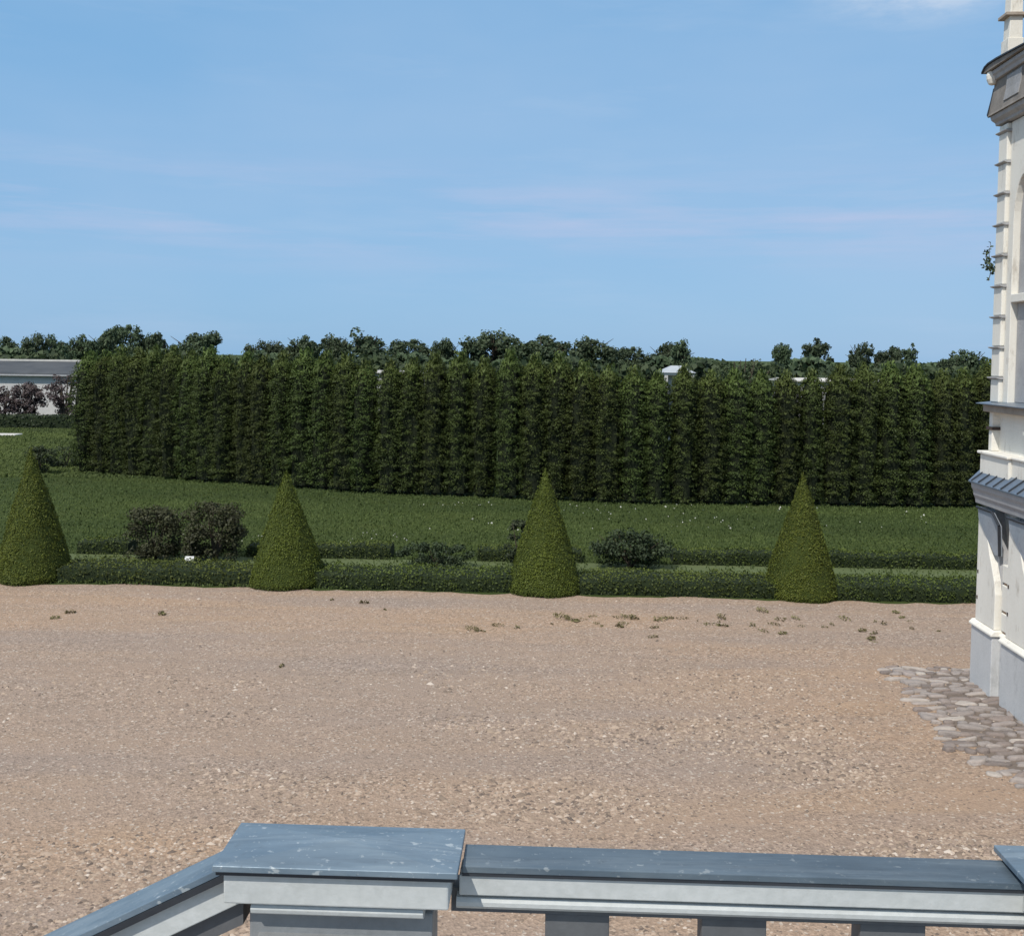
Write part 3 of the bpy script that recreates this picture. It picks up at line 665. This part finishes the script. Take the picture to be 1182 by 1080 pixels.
# core walls
P(MB().box(.26, 4.5, -6, -.06, 0, 4.4), 'wall', M['plaster'])
pl = MB()
bays = [(0, .78), (1.1, 1.95), (2.2, 3.05), (3.3, 4.15), (4.4, 5.3)]
for a, b in bays: pl.box(-.02, .5, -b, -a, 0, Z)
pl.box(.10, .5, -6, -.1, 0, Z - .004)
plinth = P(pl, 'plinth', M['plinth'], bevel=.012)
cp = MB()
for a, b in bays:
    cp.prism([(-.05, Z + .002), (-.05, Z + .035), (.0, Z + .085), (.3, Z + .1), (.3, Z + .002)], 'y', -b - .03, -a + .03)
cp.prism([(.07, Z + .0), (.07, Z + .03), (.12, Z + .07), (.3, Z + .08), (.3, Z)], 'y', -5.9, -.13)
P(cp, 'plinth_cap', M['plaster'], plinth, .01)
def arc(cx, cz, r, a0, a1, n, sx=1.): return [(cx + sx * r * math.cos(math.radians(a0 + (a1 - a0) * i / n)), cz + r * math.sin(math.radians(a0 + (a1 - a0) * i / n))) for i in range(n + 1)]
for a, b in bays:
    # scroll pier: outline in (y, z); its camera-side edge is cut away in a long curve under the sloping metal
    w = b - a - .08; y0 = -a - .04
    cut = [(-w, 1.02), (-w, 1.55), (-w * .93, 1.75), (-w * .78, 1.95), (-w * .64, 2.12), (-w * .54, 2.3), (-w * .46, 2.46), (-w * .34, 2.55), (-w * .22, 2.53), (-w * .15, 2.62), (-w * .14, 2.78)]
    pr = P(MB().prism([(y0 + q[0], q[1]) for q in ([(0, 2.78), (0, 1.02)] + cut)], 'x', .02, .27), 'pier', M['plaster'], bevel=.012)
    # inner reveal of the curved cut, one step back
    P(MB().prism([(y0 - w * .12, 2.78), (y0 - w * .1, 1.5), (y0 - w * .98, 1.5), (y0 - w * .98, 1.7), (y0 - w * .5, 2.78)], 'x', .12, .262), 'pier_reveal', M['moulding'], pr, .004)
    # sloping metal apron with dark folded edges
    ap = [(-.012, y0 - w * .05, 2.775), (-.012, y0 - w * .86, 2.775), (.01, y0 - w * 1.16, 2.60), (.08, y0 - w * 1.0, 2.14), (.06, y0 - w * .78, 2.12), (.0, y0 - w * .40, 2.42), (-.012, y0 - w * .12, 2.60)]
    m = MB(); n = len(ap); m.poly(ap + [(x + .03, y, z - .01) for x, y, z in ap], [tuple(range(n)), tuple(range(n, 2 * n))[::-1]] + [(i, (i + 1) % n, n + (i + 1) % n, n + i) for i in range(n)])
    az = P(m, 'metal_apron', M['apron'], bevel=0)
    m = MB()
    for i in range(0, 3): m.tube([tuple(Vector(ap[i]) - Vector((.012, 0, 0))), tuple(Vector(ap[i + 1]) - Vector((.012, 0, 0)))], [.022, .022], 6)
    P(m, 'apron_edge', M['zinc_dark'], az, 0)
    m = MB()
    for zz in (1.35, 1.75): m.box(.012, .021, y0 - .07, y0 - .04, zz, zz + .05)
    P(m, 'wall_anchor', M['iron'], pr, 0)
for a in (.80, 1.98, 3.08, 4.18):
    st = MB(); jt = MB()
    for (z0, z1) in ((1.03, 1.30), (1.335, 1.72), (1.755, 2.02)): st.box(.10, .3, -a - .33, -a + .02, z0, z1)
    jt.box(.125, .3, -a - .31, -a, 1.0, 2.0)
    o = P(st, 'rusticated_strip', M['plaster'], bevel=.012); P(jt, 'brick_joint', M['brick'], o, 0)
# main cornice, its metal roof and standing seams
corn = P(MB().prism([(.10, 2.79), (.0, 2.83), (-.01, 2.9), (-.035, 2.95), (-.045, 3.02), (-.07, 3.07), (-.08, 3.14), (.4, 3.16), (.4, 2.79)], 'y', -6, .05), 'cornice', M['moulding'], bevel=.004)
roof = P(MB().prism([(-.105, 3.145), (-.105, 3.165), (.10, 3.37), (.26, 3.39), (.26, 3.165)], 'y', -6.05, .09), 'cornice_roof', M['zinc'], corn, 0)
sm = MB()
yy = -.12
while yy > -6:
    sm.tube([(-.105, yy + .10, 3.178), (.10, yy - .02, 3.382)], [.012, .012], 5); yy -= .27
P(sm, 'standing_seams', M['zinc_dark'], roof, 0)
# pedestal course
ped = MB(); ped.box(.03, .5, -1.02, -.0, 3.3, 3.60); ped.box(.075, .5, -6, -1.03, 3.3, 3.60); ped.box(.02, .5, -2.6, -1.62, 3.3, 3.598)
pd = P(ped, 'pedestal_course', M['plaster'], bevel=.008)
P(MB().box(-.01, .52, -1.06, .04, 3.602, 3.645).box(.04, .52, -6, -1.065, 3.602, 3.64), 'pedestal_cap', M['plaster'], pd, .012)
# recessed storey under the thin metal ledge
P(MB().box(.30, 1.2, -6, -.1, 3.65, 4.36), 'recessed_wall', M['brown'], bevel=0)  # brown tone includes the ledge's shadow, painted into the wall colour
for a in (.0, 1.28, 2.4, 3.5):
    c = P(MB().box(.145, .33, -a - (.12 if a == 0 else .26), -a, 3.648, 4.352), 'corner_post', M['plaster'], bevel=.012)
    P(MB().box(.115, .33, -a - (.15 if a == 0 else .29), -a + .03, 3.97, 4.02), 'post_band', M['iron'] if a == 0 else M['plaster'], c, .004)
led = P(MB().prism([(-.02, 4.365), (-.02, 4.378), (.45, 4.43), (.45, 4.365)], 'y', -6, .12), 'metal_ledge', M['zinc'], bevel=0)
P(MB().box(.06, .45, -6, .04, 4.25, 4.36), 'ledge_moulding', M['brown'], led, .01)
# tower shaft
P(MB().box(.34, 4.5, -6, -.05, 4.40, 9.3), 'tower_wall', M['plaster'], bevel=0)
# banded corner pilasters
zs = [4.78 + .464 * i for i in range(9)]
def banded(y):
    sh = MB(); lg = MB(); z0 = 4.40
    for z1 in zs + [8.62]:
        sh.box(.145, .42, y - .30, y, z0, z1 - .03); z0 = z1 + .012
    s = P(sh, 'banded_pilaster', M['plaster'], bevel=.014)
    for z1 in zs:
        lg.prism([(.10, z1 - .012), (.10, z1 + .002), (.36, z1 + .014), (.36, z1 - .03), (.15, z1 - .03)], 'y', y - .335, y + .035)
    P(lg, 'drip_ledge', M['moulding'], s, .003)
    P(MB().box(.165, .40, y - .28, y - .02, 4.4, 8.6), 'pilaster_core', M['brown'], s, 0)
banded(0); banded(-1.62)
# wall field with an arched niche between the pilasters
def field(y0, y1):
    ym = (y0 + y1) / 2; w = (y0 - y1) / 2
    out = [(y0, 4.40), (y0, 8.6), (y1, 8.6), (y1, 4.40), (ym - w * .62, 4.40), (ym - w * .62, 7.1)] + \
          [(ym - w * .62 * math.cos(math.pi * i / 14), 7.1 + w * .95 * math.sin(math.pi * i / 14) * 1.4) for i in range(1, 14)] + [(ym + w * .62, 7.1), (ym + w * .62, 4.40)]
    o = P(MB().prism(out, 'x', .20, .345), 'niche_surround', M['plaster'], bevel=.01)
    n = MB(); n.box(.30, .36, ym - w * .60, ym + w * .60, 4.42, 8.3); P(n, 'niche_back', M['moulding'], o, 0)
    m = MB(); m.box(.19, .345, ym - w * .60, ym + w * .60, 5.9, 6.02); P(m, 'niche_sill', M['plaster'], o, .008)
field(-.31, -1.30); field(-1.95, -3.0)
# entablature, slate bell roof, scrolled cornice, pinnacle
ent = P(MB().prism([(.36, 8.60), (.12, 8.62), (.11, 8.66), (.05, 8.70), (.03, 8.76), (.36, 8.80)], 'y', -6, .08), 'entablature', M['moulding'], bevel=.004)
bell = P(MB().prism([(.0, 8.762), (.015, 8.80), (.05, 9.0), (.08, 9.15), (.09, 9.29), (.5, 9.29), (.5, 8.802), (.36, 8.801)], 'y', -6, .10), 'slate_skirt', M['slate'], bevel=0)
P(MB().prism([(.02, 8.76), (.0, 8.80), (.05, 9.02), (.085, 9.2), (.10, 9.2), (.07, 8.98), (.04, 8.76)], 'y', .101, .135), 'skirt_edge', M['zinc_dark'], bell, 0)
for a in (.42, 1.5): P(MB().prism([(.012, 8.88), (.045, 9.05), (.06, 9.25), (.3, 9.25), (.3, 8.88)], 'y', -a - .5, -a), 'skirt_panel', M['pale_slate'], bell, .006)
cor = P(MB().prism([(.12, 9.292), (.05, 9.30), (.035, 9.35), (.005, 9.38), (.0, 9.43), (.5, 9.44), (.5, 9.292)], 'y', -6, .12), 'upper_cornice', M['moulding'], bevel=.006)
cap = MB(); prof = [(.21, 9.442), (.21, 9.46), (.13, 9.51), (.0, 9.53), (-.3, 9.525), (-.8, 9.495), (-1.3, 9.46), (-6, 9.45), (-6, 9.442)]
cap.prism(prof, 'x', -.045, .5); P(cap, 'curved_cornice_roof', M['slate'], cor, 0)
P(MB().prism([(.225, 9.445), (.225, 9.475), (.135, 9.532), (.0, 9.555), (-.3, 9.55), (-.8, 9.52), (-1.3, 9.485), (-6, 9.475), (-6, 9.453), (-1.3, 9.463), (-.8, 9.498), (-.3, 9.528), (.0, 9.533), (.13, 9.513)], 'x', -.07, .45), 'roof_edge', M['zinc_dark'], cor, 0)
P(MB().lathe([(.03, 9.24), (.06, 9.26), (.085, 9.32), (.09, 9.38), (.075, 9.438)], .045, .07, 14), 'scroll_boss', M['plaster'], cor, 0)
pin = MB(); pin.box(.15, .38, -.20, .06, 9.44, 9.88); pin.prism([(.17, 9.88), (.17, 9.89), (.19, 10.9), (.35, 10.9), (.37, 9.88)], 'y', -.18, .04)
pn = P(pin, 'pinnacle', M['plaster'], bevel=.012)
P(MB().box(.10, .42, -.23, .09, 10.20, 10.25).box(.15, .39, -.2, .06, 10.9, 11.0), 'pinnacle_band', M['brown'], pn, .008)
P(MB().lathe([(.05, 11.0), (.14, 11.08), (.17, 11.2), (.12, 11.34), (.03, 11.42)], .27, -.07, 14), 'finial', M['plaster'], pn, 0)
P(MB().box(.55, 4.4, -6, -.2, 9.42, 11.6), 'attic_wall', M['brown'], bevel=.01)
# sprig growing from the far corner of the tower
pz = at(1141, 318, 16.12)
t = thing('wall_plant', 'dark leafy sprig growing from the banded corner of the white building', 'plant', (7.40, 16.08, 6.42))
br = [[(0, 0, 0), (-.05, .03, .06), (-.12, .04, .14), (-.13, .04, .30)], [(0, 0, .0), (-.06, .03, .1), (-.09, .02, .24), (-.07, .02, .42)], [(0, 0, 0), (-.06, .04, .02), (-.14, .05, .06)], [(0, 0, 0), (-.05, .03, -.04), (-.08, .03, -.16)]]
mb = MB(); cen = []
for b in br:
    mb.tube(b, [.009, .007, .005, .003][:len(b)], 5)
    for i in range(30 if b is not br[3] else 12):
        k = random.randrange(1, len(b)); q = Vector(b[k - 1]).lerp(Vector(b[k]), random.random()); cen.append(tuple(q + Vector((random.gauss(0, .022), random.gauss(0, .03), random.gauss(0, .025)))))
mb.build('stem', M['bark'], t)
leaves('foliage', cen, np.tile((-.2, -.8, .3), (len(cen), 1)), np.full(len(cen), .06), RNG.uniform(0, .7, len(cen)), M['far_tree'], t, aspect=1.7)

# ------------------------------------------------------------------ terrace and stairs
fl = surf('terrace_stone', (.36, .35, .33), (.29, .28, .27), 3, .85, .2, 30)
struct(MB().box(-.62, 6, -3.2, 1.78, 2.9, 3.2).box(-.60, 6, 1.4, 1.74, 0, 2.9).build('terrace', fl))
st = MB()
for i in range(18):
    z1 = 3.2 - .17 * (i + 1)
    if z1 > 0: st.box(-.62 - .36 * (i + 1), -.622 - .36 * i, .1, 1.78, 0, z1)
struct(st.build('stone_steps', fl))

# ------------------------------------------------------------------ balustrade
bl = thing('balustrade', 'grey white painted balustrade with blue grey metal caps, across the foreground', 'balustrade', (-.27, 1.6, 3.2), math.radians(-2.2))
ZC = 1.0
def baluster_post(x):
    # local frame: x along the rail, y away from the viewer, z from the terrace floor
    hw = .194
    ps = MB().box(x - .150, x + .150, .045, .125, .10, .90).box(x - .135, x + .135, .028, .05, .18, .86).build('pedestal', M['paint_mid'], bl, .004)
    c = MB(); y0, y1 = -.008, .146
    c.poly([(x - hw, y0, .984), (x + hw, y0, .984), (x + hw, y1, .984), (x - hw, y1, .984),
            (x - hw, y0, .994), (x + hw, y0, .994), (x + hw, y1, .994), (x - hw, y1, .994), (x, (y0 + y1) / 2, 1.008)],
           [(3, 2, 1, 0), (0, 1, 5, 4), (1, 2, 6, 5), (2, 3, 7, 6), (3, 0, 4, 7), (4, 5, 8), (5, 6, 8), (6, 7, 8), (7, 4, 8)])
    c.build('cap', M['cap'], ps, .0015)
    MB().box(x - hw + .004, x + hw - .004, y0 + .006, y0 + .012, .9765, .9835).build('cap_edge', M['zinc_dark'], ps, 0)
    MB().box(x - .181, x + .179, .008, .132, .925, .976).build('fascia', M['paint'], ps, .003)
    MB().prism([(.026, .901), (.018, .906), (.016, .913), (.019, .919), (.03, .922), (.1, .922), (.1, .901)], 'x', x - .14, x + .138).build('moulding', M['paint'], ps, .001)
    MB().box(x - .17, x + .17, .03, .135, .0, .098).build('base', M['paint_mid'], ps, .004)
baluster_post(0); baluster_post(1.275)
x0, x1 = .196, 1.125
rail = MB().box(x0 - .02, x1, .088, .132, .882, .9215).build('rail', M['paint_shaded'], bl, 0)
MB().prism([(.056, .963), (.056, .9745), (.124, .979), (.124, .963)], 'x', x0, x1).build('cap', M['cap_dark'], rail, .0015)
MB().prism([(.058, .957), (.058, .9628), (.12, .9628), (.12, .957)], 'x', x0, x1).build('cap_edge', M['zinc_dark'], rail, 0)
MB().box(x0 - .005, x1, .0625, .118, .9225, .9565).build('fascia', M['paint'], rail, .002)
MB().prism([(.087, .892), (.074, .895), (.067, .902), (.0665, .909), (.071, .915), (.087, .917)], 'x', x0 - .01, x1).build('moulding', M['paint'], rail, 0)
MB().box(x0 - .02, x1, .08, .15, .08, .14).build('bottom_rail', M['paint'], bl, .003)
def baluster(x):
    w = .053
    o = MB()
    o.box(x - w, x + w, .092, .142, .79, .881); o.box(x - w, x + w, .092, .142, .14, .22)
    o.lathe([(.035, .22), (.028, .26), (.05, .38), (.054, .46), (.036, .6), (.024, .70), (.038, .73), (.03, .75), (.042, .79)], x, .117, 16)
    return o.build('baluster', M['paint_shaded'], bl, .002)
for k in range(4):
    xx = .385 + .258 * k
    if xx < x1 - .03: baluster(xx)
# sloping handrail of the stair, falling to the left
hr = bpy.data.objects.new('handrail', None)
sl = math.radians(27)
def slope_box(y0, y1, a, b, L=2.2, xs=-.165):
    mb = MB(); dx, dz = math.cos(sl), math.sin(sl)
    p = []
    for (s, y, h) in [(s, y, h) for s in (0, L) for y in (y0, y1) for h in (a, b)]:
        p.append((xs - s * dx, y, h - s * dz))
    return mb.poly(p, [(0, 1, 3, 2), (4, 6, 7, 5), (0, 4, 5, 1), (2, 3, 7, 6), (0, 2, 6, 4), (1, 5, 7, 3)])
hb = slope_box(.062, .115, .862, .905).build('handrail', M['paint_shaded'], bl)
slope_box(.034, .118, .972, .984).build('cap', M['cap'], hb, .001)
slope_box(.031, .112, .960, .9715).build('cap_edge', M['zinc_dark'], hb)
slope_box(.045, .108, .906, .9595).build('fascia', M['paint'], hb, .002)
for k in range(5):
    xx = -.42 - .26 * k; top = .86 - (-.165 - xx) * math.tan(sl)
    MB().box(xx - .045, xx + .045, .062, .112, top - .80, top).build('baluster', M['paint_shaded'], bl, .002)

# ------------------------------------------------------------------ light, sky, camera
SUN_EL, to_sun = math.radians(50), Vector((-.52, -.85, 0)).normalized()
w = bpy.data.worlds.new('World'); S.world = w; w.use_nodes = True; nt = w.node_tree; nt.nodes.clear()
out = nt.nodes.new('ShaderNodeOutputWorld'); bg = nt.nodes.new('ShaderNodeBackground'); sky = nt.nodes.new('ShaderNodeTexSky')
sky.sky_type = 'NISHITA'; sky.sun_disc = False; sky.sun_elevation = SUN_EL; sky.sun_rotation = math.atan2(to_sun.x, to_sun.y)
sky.air_density = 1.0; sky.dust_density = .6; sky.ozone_density = 1.6; sky.altitude = 50
tc = nt.nodes.new('ShaderNodeTexCoord')
n1 = noise(nt, tc.outputs['Generated'], 3.0, 6, .62, (1, 1, 7.5)); n2 = noise(nt, tc.outputs['Generated'], 1.1, 5, .6, (1, 1, 3))
f1 = mrange(nt, n1, .54, .76, 0, .22); f2 = mrange(nt, n2, .40, .66, 0, .30)
ad = nd(nt, 'ShaderNodeMath', operation='ADD'); nt.links.new(f1, ad.inputs[0]); nt.links.new(f2, ad.inputs[1])
col = mix(nt, .80, sky.outputs[0], (2.35, 4.85, 8.0))
col = mix(nt, ad.outputs[0], col, (4.6, 6.0, 8.0))
# soft pinkish streaks low over the trees
s0 = nd(nt, 'ShaderNodeSeparateXYZ'); nt.links.new(tc.outputs['Generated'], s0.inputs[0])
n4 = noise(nt, tc.outputs['Generated'], 2.6, 6, .6, (1.1, 1.1, 13))
ba = nd(nt, 'ShaderNodeMath', operation='MULTIPLY'); nt.links.new(mrange(nt, s0.outputs['Z'], .07, .125, 0, 1), ba.inputs[0]); nt.links.new(mrange(nt, s0.outputs['Z'], .13, .19, 1, 0), ba.inputs[1])
bb = nd(nt, 'ShaderNodeMath', operation='MULTIPLY'); nt.links.new(ba.outputs[0], bb.inputs[0]); nt.links.new(mrange(nt, n4, .42, .66, 0, .75), bb.inputs[1])
col = mix(nt, bb.outputs[0], col, (4.9, 5.7, 7.9))
cd_ = ray(1078, -34).normalized()
dp = nd(nt, 'ShaderNodeVectorMath', operation='DISTANCE'); mpn = nd(nt, 'ShaderNodeMapping'); mpn.inputs['Scale'].default_value = (1, 1, 2.6); nt.links.new(tc.outputs['Generated'], mpn.inputs[0])
nt.links.new(mpn.outputs[0], dp.inputs[0]); dp.inputs[1].default_value = (cd_.x, cd_.y, cd_.z * 2.6)
pc = nd(nt, 'ShaderNodeMath', operation='MULTIPLY'); nt.links.new(mrange(nt, dp.outputs['Value'], .03, .12, .9, 0), pc.inputs[0]); nt.links.new(mrange(nt, noise(nt, tc.outputs['Generated'], 14, 6, .65, (1, 1, 3)), .36, .62, .1, 1), pc.inputs[1])
col = mix(nt, pc.outputs[0], col, (6.6, 7.4, 8.6))
# unseen white cloud cover, added overhead to take blue out of the fill light
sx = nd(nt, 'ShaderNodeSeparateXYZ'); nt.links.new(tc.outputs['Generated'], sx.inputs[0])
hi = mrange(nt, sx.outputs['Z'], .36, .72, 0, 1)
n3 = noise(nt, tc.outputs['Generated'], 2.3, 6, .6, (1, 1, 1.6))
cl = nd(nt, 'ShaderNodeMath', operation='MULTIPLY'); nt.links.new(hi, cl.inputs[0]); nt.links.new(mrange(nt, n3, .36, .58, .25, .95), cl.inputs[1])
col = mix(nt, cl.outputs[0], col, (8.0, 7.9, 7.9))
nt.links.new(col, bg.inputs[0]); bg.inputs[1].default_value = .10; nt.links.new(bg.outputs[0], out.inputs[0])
sd = bpy.data.lights.new('sun', 'SUN'); sd.energy = 3.5; sd.angle = math.radians(.5); sd.color = (1, .955, .88)
so = bpy.data.objects.new('sun', sd); C.objects.link(so)
d = Vector((to_sun.x * math.cos(SUN_EL), to_sun.y * math.cos(SUN_EL), math.sin(SUN_EL))); so.rotation_euler = (-d).to_track_quat('-Z', 'Y').to_euler()

cd = bpy.data.cameras.new('camera'); cam = bpy.data.objects.new('camera', cd); C.objects.link(cam); S.camera = cam
cd.sensor_width = 36; cd.lens = 36 * CAMF / 1182; cd.shift_y = -(540 - CY) / 1182; cd.clip_start = .05; cd.clip_end = 8000
cam.matrix_world = Matrix(((Rv.x, Uv.x, -Fv.x, 0), (Rv.y, Uv.y, -Fv.y, 0), (Rv.z, Uv.z, -Fv.z, EYE), (0, 0, 0, 1)))
S.view_settings.view_transform = 'Standard'; S.view_settings.look = 'None'; S.view_settings.exposure = 0
